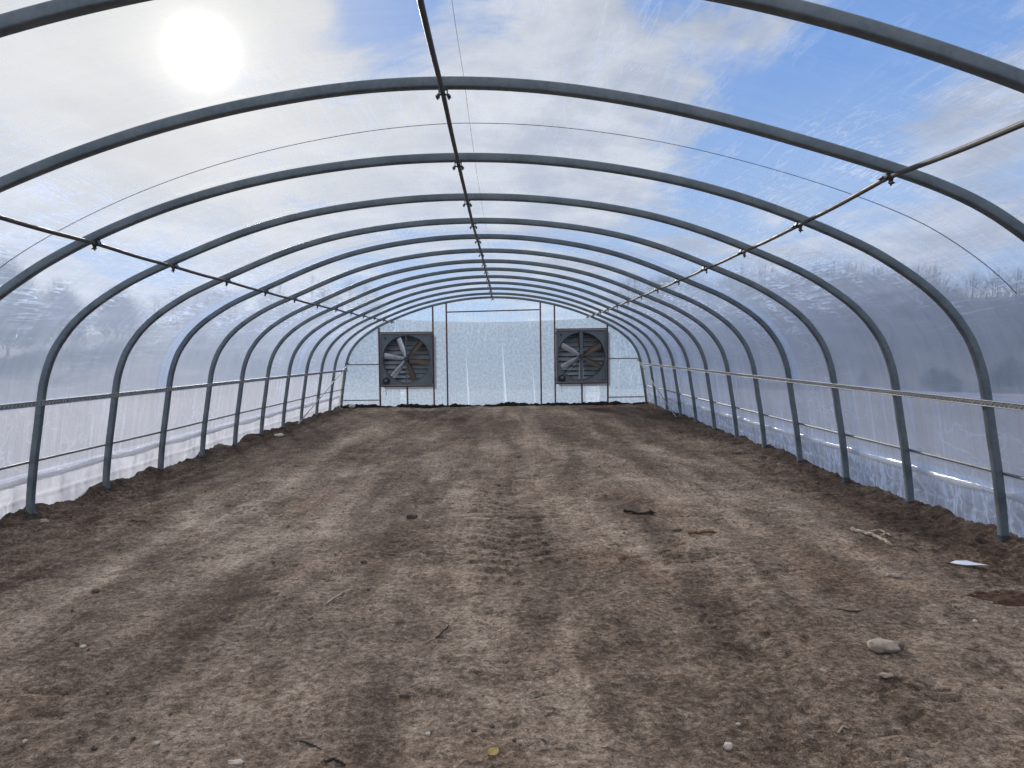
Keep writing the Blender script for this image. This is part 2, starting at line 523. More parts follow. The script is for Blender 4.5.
def gz(x, y, fine=True):
    x = np.asarray(x, float); y = np.asarray(y, float)
    z = .055 * sstep(8, 23, y)
    z = z + .020 * fbm(x * .5, y * .35, 3, 1) - .01
    z = z - .018 * np.exp(-((x - 1.55 - .15 * np.sin(y * .5)) / .22) ** 2) * sstep(3., 6, y) * sstep(14, 9, y)
    z = z - .014 * np.exp(-((x + 1.75 - .2 * np.sin(y * .4 + 1)) / .3) ** 2)
    # lugs pressed by tractor tyres
    for cx, y0, y1, hw in TRK:
        xx = x - cx - .05 * np.sin(y * .6)
        m = sstep(hw + .06, hw - .04, np.abs(xx)) * sstep(y0, y0 + 1.2, y) * sstep(y1, y1 - 2.5, y)
        m = m * (.45 + .55 * sstep(-.5, .1, fbm(x * 1.2, y * .8, 2, 33)))
        ph = (y + xx * (.50 if cx < .4 else -.35) + .07 * perlin(x * 3, y * 3, 8)) / .235
        q = ph - np.floor(ph) - .5
        z = z + m * ((.012 - .052 * np.exp(-(q / .15) ** 2)) if cx < .4 else (.006 - .026 * np.exp(-(q / .16) ** 2)))
    # heaped soil along the side walls
    ax = np.abs(x)
    lump = .15 + .9 * perlin(y * 1.1 + np.sign(x) * 40, x * 0 + 3, 5) + .4 * perlin(y * 3.1 + np.sign(x) * 11, x * 0, 6)
    z = z + sstep(4.46, 4.64, ax) * (.02 + np.where(x < 0, .12, .07) * np.clip(lump, 0, 1.2))
    z = z + .03 * sstep(3.9, 4.5, ax) * fbm(x * 2, y * 2, 2, 19)
    if fine:
        wall = sstep(3.2, 4.4, ax)
        z = z + .014 * fbm(x * 2.3, y * 2.3, 5, 12, .55) + (.009 + .010 * wall) * fbm(x * 9, y * 9, 3, 14, .6)
        cr = fbm(x * 1.5 + .3 * y, y * 3.6, 3, 44, .55)
        cm = sstep(-.1, .5, fbm(x * .7, y * .6, 2, 47))
        z = z - .020 * np.exp(-(cr / .07) ** 2) * cm
        z = z + .006 * np.clip(fbm(x * 5 + .3 * y, y * 3, 3, 22, .6), 0, 1)
    return z


xs = np.concatenate([np.linspace(-5.4, -4.9, 10)[:-1], np.linspace(-4.9, 4.9, 420), np.linspace(4.9, 5.4, 10)[1:]])
ys = [YB - 1.2]
while ys[-1] < 23.4:
    yy = ys[-1]
    ys.append(yy + (.1 if yy < 2.2 else .016 + .0021 * (yy - 2.2)))
ys = np.array(ys)
gx, gy = np.meshgrid(xs, ys, indexing='ij')
V = np.stack([gx, gy, gz(gx, gy)], -1).reshape(-1, 3)
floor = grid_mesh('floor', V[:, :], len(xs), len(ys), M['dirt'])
# orient upward
floor.data.flip_normals()
tag(floor, 'bare brown dirt floor of the tunnel with faint tyre tracks', 'floor', kind='structure')


def on_ground(u, v):
    d = ray(u, v)
    z = 0.0
    for _ in range(12):
        t = (z - CAM[2]) / d[2]
        p = CAM + t * d
        z = float(gz(p[0], p[1]))
    return float(p[0]), float(p[1]), z


# ------------------------------------------------------------------ film: roof, sides, skirts
HIP = {1: 1.18, -1: 1.18}
sR, sL = s_at_z(1.13, 1), s_at_z(1.13, -1)


def film_off(s, y):
    k = (y - D0) / SP
    sag = np.sin(np.pi * k) ** 2 * (y < YE)
    wr = .006 * perlin(s * 5, y * .8, 3) + .005 * perlin(s * 1.5, y * 5, 4)
    sh = np.exp(-((np.minimum(s, ARC - s) - 2.2) / .7) ** 2)      # more wrinkles at the shoulder
    wr = wr + sh * .010 * perlin(s * 10, y * .9, 41) * sag
    return .040 + .008 - sag * .012 + wr * (.25 + .75 * sag)


def film_sheet(name, s0, s1, ns, y0, y1, ny, mat, off, parent=None):
    s = np.linspace(s0, s1, ns); y = np.linspace(y0, y1, ny)
    S, Y = np.meshgrid(s, y, indexing='ij')
    o = off(S, Y)
    p = prof(S) + prof_n(S) * o[..., None]
    V = np.stack([p[..., 0], Y, p[..., 1] + warp(p[..., 0], Y)], -1).reshape(-1, 3)
    return grid_mesh(name, V, ns, ny, mat, parent, uv=np.stack([S, Y], -1).reshape(-1, 2))


roof = film_sheet('ceiling', sR, sL, 260, YB, YE + .03, 460, M['roof'], film_off)
tag(roof, 'clear plastic film stretched over the hoops as the tunnel roof', 'roof film', kind='structure')

# printed line across the film, an overlap strip and a lengthwise crease
def arc_ribbon(name, y, w, mat, a0=sR, a1=sL, lift=-.010, skew=(0.0, 0.0)):
    s = np.linspace(a0, a1, 200)
    yy = y + skew[0] * np.minimum(s - ARC / 2, 0) + skew[1] * np.maximum(s - ARC / 2, 0)
    V = []
    for d in (-w / 2, w / 2):
        o = film_off(s, yy + d) + lift if name != 'printed_line' else np.full_like(s, .024)
        p = prof(s) + prof_n(s) * o[:, None]
        V.append(np.stack([p[:, 0], yy + d, p[:, 1] + warp(p[:, 0], yy + d)], -1))
    V = np.stack(V, 1).reshape(-1, 3)
    return grid_mesh(name, V, 200, 2, mat, roof, uv=np.stack([np.repeat(s, 2), np.tile([0, w], 200)], -1))


arc_ribbon('printed_line', 5.70, .013, M['seam'], a0=s_at_z(1.98, 1), skew=(.03, .11))
for y, w in ((10.62, .42), (17.6, .40)):
    s = film_sheet('film_overlap', sR, sL, 160, y, y + w, 12, M['overlap'], lambda S, Y: film_off(S, Y) - .007, roof)
    arc_ribbon('film_edge', y - .006, .007, M['seam2'])
s = np.full(300, ARC / 2 - .13); yy = np.linspace(YB, YE, 300)
V = []
for d in (-.0012, .0012):
    p = prof(s + d) + prof_n(s + d) * (film_off(s + d, yy) - .008)[:, None]
    V.append(np.stack([p[:, 0], yy, p[:, 1] + warp(p[:, 0], yy)], -1))
grid_mesh('lengthwise_crease', np.stack(V, 1).reshape(-1, 3), 300, 2, M['seam2'], roof, uv=np.stack([np.repeat(s, 2), np.repeat(yy, 2)], -1))

for side, nm, word in ((1, 'wall_right', 'right'), (-1, 'wall_left', 'left')):
    a, b = s_at_z(.36, side), s_at_z(1.20, side)

    def off_side(S, Y):
        k = (Y - D0) / SP
        return .068 + .006 * perlin(S * 1.2, Y * 4.5, 51 + side) + .010 * perlin(S * .8, Y * 1.3, 57 + side)
    w = film_sheet(nm, a, b, 40, YB, YE + .03, 520, M['side'] if side > 0 else M['side_left'], off_side)
    if side > 0:
        tag(w, 'right roll-up side sheet of clear plastic film, glossy and creased', 'side film', kind='structure')
    else:
        tag(w, 'left roll-up side sheet of milky sunlit plastic film', 'side film', kind='structure')
    a2, b2 = s_at_z(-.11, side), s_at_z(.44, side)

    def off_skirt(S, Y):
        t = np.clip(np.abs(S - b2) / abs(a2 - b2), 0, 1)      # 0 at top, 1 in the soil
        k = (Y - D0) / SP
        q = k - np.floor(k) - .5
        fan = np.cos((q * (9 + 10 * t)) * 2 * np.pi / 1.6) * .5
        pl = (.014 * perlin(S * 2.5, Y * 6, 71 + side) + .022 * perlin(S * 2, Y * 2., 75 + side) + (.020 if side > 0 else .004) * fan)
        hump = np.exp(-((t - .50) / .05) ** 2) * .012
        return .085 + .02 * t + pl * np.sin(np.pi * np.clip(t * .9 + .1, 0, 1)) + hump
    film_sheet('film_skirt', a2, b2, 46, YB, YE + .03, 700, M['skirt'] if side > 0 else M['skirt_left'], off_skirt, w)
    # rolled hem of the side sheet hanging over the skirt
    ny = 420
    y = np.linspace(YB, YE, ny)
    th = np.linspace(0, 2 * np.pi, 13)
    k = (y - D0) / SP
    drop = .012 * np.sin(np.pi * k) ** 2 + .012 * perlin(y * .7, y * 0, 81 + side)
    rr = .030 + .008 * perlin(y * 1.6, y * 0 + 2, 83 + side)
    zc = .385 - drop
    xc = side * (leg_x(zc) + .080)
    V = np.stack([xc[:, None] + rr[:, None] * .7 * np.cos(th)[None], np.repeat(y[:, None], 13, 1), zc[:, None] + rr[:, None] * 1.25 * np.sin(th)[None]], -1).reshape(-1, 3)
    grid_mesh('rolled_hem', V, ny, 13, M['fold'], w, uv=np.stack([np.tile(th * .05, ny), np.repeat(y, 13)], -1))

# ------------------------------------------------------------------ end wall film with openings for the fans
FANL = (-3.385, -1.80, .69, 2.26)
FANR = (1.845, 3.40, .715, 2.30)
zl = np.unique(np.concatenate([np.arange(-.12, 3.33, .035), [FANL[2], FANL[3], FANR[2], FANR[3], 3.30]]).round(4))
xl = np.unique(np.concatenate([np.arange(-4.62, 4.63, .05), FANL[:2], FANR[:2]]).round(4))
ss = np.linspace(0, ARC / 2, 900); pp = prof(ss)
xm = np.interp(zl, pp[:, 1], pp[:, 0]) + .02
xm[zl > 3.305] = 0.0
X, Z = np.meshgrid(xl, zl, indexing='ij')
Xc = np.clip(X, -xm[None, :], xm[None, :])
yo = YE + .05 + .010 * perlin(Xc * 2.2, Z * .6, 91) + .006 * perlin(Xc * 7, Z * .8, 93)
V = np.stack([Xc, yo, Z], -1).reshape(-1, 3)
cx_, cz_ = (xl[:-1, None] + xl[1:, None]) / 2, (zl[None, :-1] + zl[None, 1:]) / 2
mask = np.ones((len(xl) - 1, len(zl) - 1), bool)
for fx0, fx1, fz0, fz1 in (FANL, FANR):
    mask &= ~((cx_ > fx0) & (cx_ < fx1) & (cz_ > fz0) & (cz_ < fz1))
area = (np.diff(Xc, axis=0)[:, :-1] + np.diff(Xc, axis=0)[:, 1:]) > 1e-6
endw = grid_mesh('wall_back', V, len(xl), len(zl), M['end'], None, uv=np.stack([Xc, Z], -1).reshape(-1, 2), mask=mask & area)
tag(endw, 'hazy plastic film closing the far end of the tunnel around the fans', 'end film', kind='structure')
# pleats in the loose film of the doorway, wider towards the ground
for px, ztop, w, lean in ((-.77, 1.75, .085, .05), (.34, 2.0, .10, .07), (1.22, 1.35, .07, .06)):
    t = np.linspace(0, 1, 24)
    u = np.linspace(-1, 1, 9)
    T, U = np.meshgrid(t, u, indexing='ij')
    Zp = .04 + (ztop - .04) * (1 - T)
    Xp = px - lean * (1 - T) + U * w * (.04 + .96 * T) * .5 + .006 * perlin(T * 4, U * 0, 99)
    Yp = YE + .03 - .045 * (1 - np.abs(U)) * (.1 + .9 * T)
    grid_mesh('film_pleat', np.stack([Xp, Yp, Zp], -1).reshape(-1, 3), 24, 9, M['pleat'], endw, uv=np.stack([U, T], -1).reshape(-1, 2))
# doubled strips of film in the panels under the fans
for x0, x1, z0, z1 in ((-2.80, -2.63, .04, .64), (2.76, 3.18, .06, .67)):
    u = np.linspace(x0, x1, 14); t = np.linspace(z0, z1, 12)
    U, T = np.meshgrid(u, t, indexing='ij')
    Yp = YE + .036 + .008 * perlin(U * 14, T * 1.2, 96)
    grid_mesh('film_patch', np.stack([U + .035 * perlin(T * 4, U * 0 + x0, 97) + .05 * (T - z0) * np.sin((U - x0) * 9), Yp, T], -1).reshape(-1, 3), 14, 12, M['patch'], endw, uv=np.stack([U, T], -1).reshape(-1, 2))

# ------------------------------------------------------------------ hoops
def rsq(h, r, n=3):
    out = []
    for cx, cy, a0 in ((h - r, h - r, 0), (-(h - r), h - r, 90), (-(h - r), -(h - r), 180), (h - r, -(h - r), 270)):
        for i in range(n + 1):
            a = math.radians(a0 + 90 * i / n)
            out.append((cx + r * math.cos(a), cy + r * math.sin(a)))
    return out


HT = .034
sv = np.linspace(0.02, ARC - .02, 170)
P2 = prof(sv); N2 = prof_n(sv)
PUR = {'ridge': 0.0, 'right': 2.84, 'left': -3.02}


def s_at_x(x):
    return float(np.interp(-x, -_dense[:, 0], _len)) if True else 0


def clamp_frame(x):
    s = s_at_x(x)
    p = prof(np.array([s]))[0]; n = prof_n(np.array([s]))[0]
    return p, n


ORD = ['last', 'second', 'third', 'fourth', 'fifth', 'sixth', 'seventh', 'eighth', 'ninth', 'tenth', 'eleventh', 'twelfth', 'thirteenth', 'fourteenth']


def rot_from_n(n):
    # columns: tangent, y, normal
    return np.array([[n[1], 0, n[0]], [0, 1, 0], [-n[0], 0, n[1]]])


def hoop_label(k):
    i = 10 - k
    if k == 10: return 'end steel hoop that frames the plastic wall with the two fans'
    if k == -3: return 'nearest steel hoop, seen only in both top corners of the photo'
    if k == -2: return 'second nearest steel hoop, its arch whole across the top, legs outside the photo'
    if k == -1: return 'third nearest steel hoop, only its right leg reaching the soil within the photo'
    return f'galvanised steel hoop, {ORD[i]} from the fan wall counting the end hoop as first'


def make_hoop(k):
    yk = D0 + SP * k
    root = empty('tunnel_hoop', (0, yk, 0), hoop_label(k), 'hoop', 'steel hoops of the tunnel frame')
    mb = MB()
    mb.sweep(np.stack([P2[:, 0], 0 * sv, P2[:, 1] + warp(P2[:, 0], yk)], -1), rsq(HT, .012), ups=np.stack([N2[:, 0], 0 * sv, N2[:, 1]], -1))
    mb.build('arch_tube', M['galv'], root)
    for x in PUR.values():
        p, n = clamp_frame(x)
        p = p + [0, float(warp(p[0], yk))]
        R = rot_from_n(n)
        c = MB()

        def q(a, b, d):      # local (tangent, along tunnel, inward) -> world
            return np.array([p[0], 0, p[1]]) + R @ np.array([a, b, -d])
        c.box(q(-.026, 0, HT + .022), (.006, .05, .060), R, .001)
        c.box(q(.026, 0, HT + .022), (.006, .05, .060), R, .001)
        c.box(q(0, 0, HT + .003), (.058, .05, .006), R, .001)
        c.box(q(-.036, 0, HT + .051), (.024, .05, .006), R, .001)
        c.box(q(.036, 0, HT + .051), (.024, .05, .006), R, .001)
        cl = c.build('purlin_clamp', M['galv_dark'], root, angle=20)
        bo = MB()
        bo.tube([q(-.040, 0, HT + .038), q(.040, 0, HT + .038)], .006, 6)
        for sg in (-1, 1):
            bo.tube([q(sg * .036, 0, HT + .050), q(sg * .036, 0, HT + .068)], .007, 6)
        bo.build('clamp_bolt', M['galv_dark'], cl, angle=40)
    for sg in (1, -1):
        s = np.linspace(s_at_z(-.10, sg), s_at_z(.045, sg), 5)
        pp_ = prof(s); nn_ = prof_n(s)
        g = MB(); g.sweep(np.stack([pp_[:, 0], 0 * s, pp_[:, 1]], -1), rsq(HT + .006, .013), ups=np.stack([nn_[:, 0], 0 * s, nn_[:, 1]], -1))
        g.build('ground_socket', M['galv_dark'], root)
    return root


for k in HOOPS:
    make_hoop(k)

# ------------------------------------------------------------------ purlins and rails
for nm, x in PUR.items():
    p, n = clamp_frame(x)
    c = np.array([p[0], p[1]]) - n * (HT + .024)
    y = np.linspace(YB, YE + .02, 200)
    dx = .004 * np.sin(y * 1.1 + x)
    path = np.stack([c[0] + dx, y, c[1] + warp(c[0], y) - .006 * np.sin(np.pi * (y - D0) / SP) ** 2], -1)
    m = MB(); m.tube(path, .0165, 10)
    o = m.build('purlin_pipe', M['pipe'])
    lab = {'ridge': 'thin ridge pipe running lengthwise under the middle of the hoops',
           'right': 'thin lengthwise purlin pipe clamped beneath the hoops on their right slope',
           'left': 'thin lengthwise purlin pipe clamped beneath the hoops on their left slope'}[nm]
    tag(o, lab, 'purlin', 'purlin pipes under the hoops')

RZ = lambda side, y: (1.165 + .10 * np.clip((y - 6) / 17, -.5, 1)) if side > 0 else (1.185 - .01 * np.clip((y - 6) / 17, -.5, 1))
for side in (1, -1):
    y = np.linspace(YB, YE + .02, 90)
    zr = RZ(side, y)
    xr = side * (leg_x(zr) - HT - .014)
    word = 'right' if side > 0 else 'left'
    r = empty('hip_rail', (0, 0, 0), f'bare metal hip rail with wiggle wire along the {word} wall at waist height', 'rail', 'hip rails of the side walls')
    base = MB()
    base.sweep(np.stack([xr, y, zr], -1), [(-.012, -.026), (.012, -.026), (.012, .026), (-.012, .026)])
    base.build('rail_channel', M['rail'], r)
    for dz in (-.022, .022):
        lip = MB(); lip.tube(np.stack([xr - side * .014, y, zr + dz], -1), .005, 6); lip.build('channel_lip', M['rail'], r)
    yw = np.arange(YB, YE, .03)
    ph = np.arange(len(yw)) % 2 * 2 - 1
    zw = RZ(side, yw)
    wv = MB(); wv.tube(np.stack([side * (leg_x(zw) - HT - .030), yw, zw + .012 * ph], -1), .0032, 5); wv.build('wiggle_wire', M['wire'], r)
    # pipe along the lower wall, outside the legs
    zc = (.565 if side > 0 else .565) + .004 * np.sin(y) + (.04 if side > 0 else .035) * np.clip((y - 6) / 17, -.5, 1)
    xc = side * (leg_x(zc) + HT + .015)
    lp = MB(); lp.tube(np.stack([xc, y, zc], -1), .0145, 9)
    o = lp.build('roll_up_pipe', M['rollpipe'])
    tag(o, f'slim horizontal pipe along the {word} wall below its hip rail', 'pipe', 'low pipes of the side walls')
    # diagonal brace in the last bays
    z1 = 1.37
    p1 = np.array([side * (leg_x(1.34) - HT - .035), YE - .01, 1.36])
    yb = D0 + SP * (6.55 if side < 0 else 7.0)
    p0 = np.array([side * (4.55 - HT - .03), yb, float(gz(side * 4.5, yb)) - .03])
    b = empty('diagonal_brace', tuple(p0), f'thin diagonal brace from the {word} end-hoop leg down to the soil', 'brace', 'corner braces')
    m = MB(); m.tube(np.stack([p0 + (p1 - p0) * t for t in np.linspace(0, 1, 12)]) - p0, .0135, 8); m.build('brace_pipe', M['rail'], b)
    m = MB(); m.box(p1 - p0, (.03, .09, .07), None, .006); m.build('brace_clamp', M['galv'], b)

# ------------------------------------------------------------------ end frame: posts, header and rails
def post(x, z0, z1, label, w=.05, mat='rust', tilt=0.0):
    m = MB(); m.box((x, YE + .0, (z0 + z1) / 2), (w, .05, z1 - z0), None, .003)
    o = m.build('frame_post', M[mat], None, angle=20, loc=(x, YE, z0))
    return tag(o, label, 'post', 'steel posts of the end frame')


gb = lambda x: float(gz(x, YE - .05, False)) - .12
post(-3.40, gb(-3.4), top_z(-3.40) - HT, 'rusty post at the outer edge of the left fan')
post(-1.79, gb(-1.8), top_z(-1.79) - HT, 'rusty post between the left fan and the doorway', .045)
post(-1.385, gb(-1.4), top_z(-1.385) - HT, 'rusty left jamb post of the film-covered doorway', .045)
post(1.415, gb(1.4), top_z(1.415) - HT, 'rusty right jamb post of the film-covered doorway', .045)
post(1.835, gb(1.8), top_z(1.835) - HT, 'rusty post between the right fan and the doorway', .045)
post(3.41, gb(3.4), top_z(3.41) - HT, 'rusty post at the outer edge of the right fan')
post(-2.585, gb(-2.6), FANL[2] - .035, 'short rusty post holding up the left fan')
post(2.635, gb(2.6), FANR[2] - .035, 'short rusty post holding up the right fan')


def hrail(x0, x1, z0, label, mat='rust', h=.035, z1=None):
    m = MB()
    z1 = z0 if z1 is None else z1
    m.sweep([(x0, YE - .004, z0), ((x0 + x1) / 2, YE - .004, (z0 + z1) / 2), (x1, YE - .004, z1)], [(-.018, -h / 2), (.018, -h / 2), (.018, h / 2), (-.018, h / 2)])
    o = m.build('frame_rail', M[mat], None, angle=20)
    return tag(o, label, 'rail', 'horizontal rails of the end frame')


hrail(-1.36, 1.39, 2.865, 'rusty header bar across the top of the doorway', z1=2.905)
hrail(-3.375, -1.815, FANL[2] - .018, 'rusty rail directly beneath the left fan')
hrail(-3.375, -1.815, FANL[3] + .018, 'rusty rail directly above the left fan')
hrail(1.86, 3.385, FANR[2] - .018, 'rusty rail directly beneath the right fan')
hrail(1.86, 3.385, FANR[3] + .018, 'rusty rail directly above the right fan')
hrail(-4.36, -3.425, 1.335, 'grey rail from the left fan post to the hoop, upper of two', 'rail_grey', .03)
hrail(-4.50, -3.425, .27, 'grey rail from the left fan post to the hoop, near the soil', 'rail_grey', .03)
hrail(3.435, 4.36, 1.42, 'grey rail from the right fan post to the hoop, upper of two', 'rail_grey', .03)
hrail(3.435, 4.50, .265, 'rusty rail from the right fan post to the hoop, near the soil', 'rust', .03)

# ------------------------------------------------------------------ exhaust fans
def ring_sector(mb_, r0, r1, y0, y1, n=48):
    a = np.linspace(0, 2 * np.pi, n, endpoint=False)
    vs = []
    for r, y in ((r0, y0), (r1, y0), (r1, y1), (r0, y1)):
        vs += [(r * math.cos(t), y, r * math.sin(t)) for t in a]
    fs = []
    for q in range(4):
        for i in range(n):
            j = (i + 1) % n
            fs.append((q * n + i, q * n + j, ((q + 1) % 4) * n + j, ((q + 1) % 4) * n + i))
    mb_.add(vs, fs)


def make_fan(rect, angles, shaded, label, wide_strut):
    x0, x1, z0, z1 = rect
    W, H = x1 - x0 - .05, z1 - z0 - .02
    cx, cz = (x0 + x1) / 2, (z0 + z1) / 2
    root = empty('exhaust_fan', (cx, YE - .10, z0 + .01), label, 'fan', 'exhaust fans in the end wall')
    hz = H / 2                                   # local origin: bottom centre of the front
    R = .715
    hb = MB()                                    # outer box: four sheet sides with a rolled lip
    t = .03
    D = .46
    for sx in (-1, 1):
        hb.box((sx * (W / 2 - t / 2), D / 2, hz), (t, D, H), None, .004)
    for sz in (0, 1):
        hb.box((0, D / 2, t / 2 if sz == 0 else H - t / 2), (W - 2 * t, D, t), None, .004)
    hb.build('housing', M['fan_body'], root, angle=20)
    # orifice panel: square sheet with a round hole, set back a little
    pm = MB(); n = 64
    a = np.arange(n) * 2 * np.pi / n + np.pi / n
    hw, hh = W / 2 - t, H / 2 - t
    outer = []
    for q in a:
        c, s_ = math.cos(q), math.sin(q)
        k = min(hw / abs(c) if abs(c) > 1e-6 else 9, hh / abs(s_) if abs(s_) > 1e-6 else 9)
        outer.append((k * c, .035, hz + k * s_))
    corners = [(hw, hh), (-hw, hh), (-hw, -hh), (hw, -hh)]
    for cxn, czn in corners:                      # snap the nearest ray to each corner
        i = min(range(n), key=lambda i: (outer[i][0] - cxn) ** 2 + (outer[i][2] - hz - czn) ** 2)
        outer[i] = (cxn, .035, hz + czn)
    inner = [(R * math.cos(q), .035, hz + R * math.sin(q)) for q in a]
    lip = [((R - .02) * math.cos(q), .075, hz + (R - .02) * math.sin(q)) for q in a]
    deep = [((R - .02) * math.cos(q), .24, hz + (R - .02) * math.sin(q)) for q in a]
    vs = outer + inner + lip + deep
    fs = []
    for L_ in range(3):
        for i in range(n):
            j = (i + 1) % n
            fs.append((L_ * n + i, L_ * n + j, (L_ + 1) * n + j, (L_ + 1) * n + i))
    pm.add(vs, fs)
    pm.build('orifice_panel', M['fan_body'], root, angle=30)
    # shutter at the back: overlapping slats
    lv = MB()
    nsl = 10
    for i in range(nsl):
        zc = .06 + (H - .12) * (i + .5) / nsl
        th = math.radians(-32)
        Rm = [[1, 0, 0], [0, math.cos(th), -math.sin(th)], [0, math.sin(th), math.cos(th)]]
        lv.box((0, .40, zc), (W - .08, .006, .130), Rm)
        lv.box((0, .365, zc - .062), (W - .08, .012, .012))
    for sx in (-.38, .38):
        lv.box((sx * 1.0, .43, hz), (.02, .02, H - .1))
    shb = lv.build('shutter', M['louver'], root, angle=20)
    bk = MB(); bk.box((0, .452, hz), (W - .07, .006, H - .07)); bk.build('slat_gap_shade', M['fan_dark'], shb, angle=20)  # dark sheet added behind the slats to block light and blacken the gaps
    # hub, shaft and blades
    hub = MB()
    hub.tube([(0, .06, hz), (0, .20, hz)], .075, 20)
    hub.tube([(0, .0, hz), (0, .07, hz)], .03, 14)
    hub.build('hub', M['fan_dark'], root, angle=40)
    for i, deg in enumerate(angles):
        q = math.radians(deg)
        er = np.array([math.cos(q), 0, math.sin(q)])
        et = np.array([-math.sin(q), 0, math.cos(q)])
        ey = np.array([0, 1., 0])
        ts = np.linspace(0, 1, 9)
        vs = []
        m_ = 7
        for tt in ts:
            r = .06 + .615 * tt
            ch = .095 + .095 * math.sin(min(1, tt * 1.5) * math.pi / 2) - .02 * tt * tt
            pitch = math.radians(40 - 16 * tt)
            for u in np.linspace(-.5, .5, m_):
                cam_ = .022 * (1 - (2 * u) ** 2)
                pnt = er * r + et * (u * ch * math.cos(pitch) * 1.0) + ey * (u * ch * math.sin(pitch) - cam_)
                vs.append(pnt + np.array([0, .13, hz]))
        top = np.array(vs)
        bot = top + ey * .005
        fs = []
        for A in range(8):
            for B in range(m_ - 1):
                i0 = A * m_ + B
                fs.append((i0, i0 + 1, i0 + m_ + 1, i0 + m_))
                o_ = len(top)
                fs.append((o_ + i0, o_ + i0 + m_, o_ + i0 + m_ + 1, o_ + i0 + 1))
        bd = [A * m_ for A in range(9)] + [8 * m_ + B for B in range(1, m_)] + [A * m_ + m_ - 1 for A in range(7, -1, -1)] + [B for B in range(m_ - 2, 0, -1)]
        for e_ in range(len(bd)):
            a_, b_ = bd[e_], bd[(e_ + 1) % len(bd)]
            fs.append((b_, a_, a_ + len(top), b_ + len(top)))
        bm_ = MB(); bm_.add(np.concatenate([top, bot]), fs)
        bm_.tube([er * .05 + [0, .125, hz], er * .17 + [0, .125, hz]], .012, 6)
        o = bm_.build('blade', M['blade_shaded'] if i in shaded else M['blade'], root, angle=40)
        if i in shaded: o['label'] = 'fan blade with shade in its brown colour'
    # bearing support across the opening
    sb = MB()
    w = .085 if wide_strut else .028
    if wide_strut:
        sb.box((0, .02, hz), (w, .008, H - 2 * t), None, .002)
        for sx in (-1, 1): sb.box((sx * w / 2, .035, hz), (.006, .038, H - 2 * t), None, .001)
        for zz in (.18, .42, .98, 1.24): sb.box((.0, .012, zz), (.025, .008, .05), None, .002)
    else:
        sb.box((0, .03, hz), (w, .03, H - 2 * t), None, .003)
    sb.build('bearing_strut', M['fan_body'], root, angle=20)
    bb = MB(); bb.tube([(0, -.02, hz), (0, .05, hz)], .05, 16); bb.tube([(0, -.035, hz), (0, -.02, hz)], .02, 10)
    bb.build('bearing', M['fan_dark'], root, angle=40)
    # motor in the lower left corner and its belt
    mx, mz = -W / 2 + .165, .155
    mo = MB()
    mo.tube([(mx, -.05, mz), (mx, .20, mz)], .085, 20)
    mo.box((mx, .03, mz - .085), (.21, .12, .02), None, .003)
    mo.box((mx + .085, .03, mz - .02), (.02, .10, .14), None, .003)
    mo.box((mx - .085, .03, mz - .02), (.02, .10, .14), None, .003)
    mob = mo.build('motor', M['motor'], root, angle=40)
    pu = MB(); pu.tube([(mx, -.075, mz), (mx, -.05, mz)], .045, 18); pu.build('motor_pulley', M['fan_body'], mob, angle=40)
    pu = MB(); pu.tube([(0, -.062, hz), (0, -.038, hz)], .062, 22); pu.build('fan_pulley', M['fan_dark'], root, angle=40)
    d = np.array([0 - mx, 0, hz - mz]); d /= np.linalg.norm(d); nrm = np.array([-d[2], 0, d[0]])
    be = MB()
    for sg, r in ((1, 1), (-1, 1)):
        be.tube([np.array([mx, -.062, mz]) + sg * nrm * .043, np.array([0, -.05, hz]) + sg * nrm * .060], .007, 6)
    be.build('drive_belt', M['rubber'], root)
    lp = MB(); lp.box((-W / 2 + .155, .03, H - .15), (.05, .012, .075), None, .003); lp.build('label_plate', M['plate'], root)
    if wide_strut:
        lp = MB(); lp.box((W / 2 - .12, .03, .085), (.06, .008, .018), None, .002); lp.build('rating_plate', M['plate'], root)
    cb = MB(); cb.tube([(mx - .02, .02, mz - .09), (mx - .03, .0, .03), (mx - .02, .0, -.10), (mx + .0, .03, -.28)], .006, 6); cb.build('power_cable', M['rubber'], root)
    for sx in (-1, 1):
        for zz in (.1, H - .1):
            bk = MB(); bk.box((sx * (W / 2 + .008), .06, zz), (.014, .05, .05), None, .002); bk.build('mounting_tab', M['galv_dark'], root, angle=20)
    return root


make_fan(FANL, (50, 110, 170, 230, 290, 350), (0, 5, 4), 'big square exhaust fan left of the doorway, narrow upright strut across its blades', False)
make_fan(FANR, (30, 90, 150, 210, 270, 330), (0, 5, 1), 'big square exhaust fan right of the doorway, broad upright strut hiding two blades', True)

# ------------------------------------------------------------------ dark soil ridge along the end wall
nx, nr = 500, 12
x = np.linspace(-4.56, 4.58, nx)
hgt = .075 + .055 * fbm(x * 1.1, x * 0, 2, 60) + .035 * perlin(x * 5, x * 0, 61) + .02 * perlin(x * 13, x * 0, 62)
hgt = np.clip(hgt, .015, .2)
th = np.linspace(0, np.pi, nr)
gz0 = gz(x, x * 0 + YE - .1, False)
V = np.stack([np.repeat(x[:, None], nr, 1), YE - .06 - .11 * np.cos(th)[None] * (1 + .3 * perlin(x * 4, x * 0, 64))[:, None] + 0 * x[:, None],
              gz0[:, None] - .05 + (hgt + .05)[:, None] * np.sin(th)[None] ** .8 + .008 * perlin(x[:, None] * 20, th[None] * 3, 65)], -1).reshape(-1, 3)
ridge = grid_mesh('soil_ridge', V, nx, nr, M['dark_soil'])
tag(ridge, 'low ridge of dark loose soil at the foot of the fan wall', 'soil', kind='stuff')

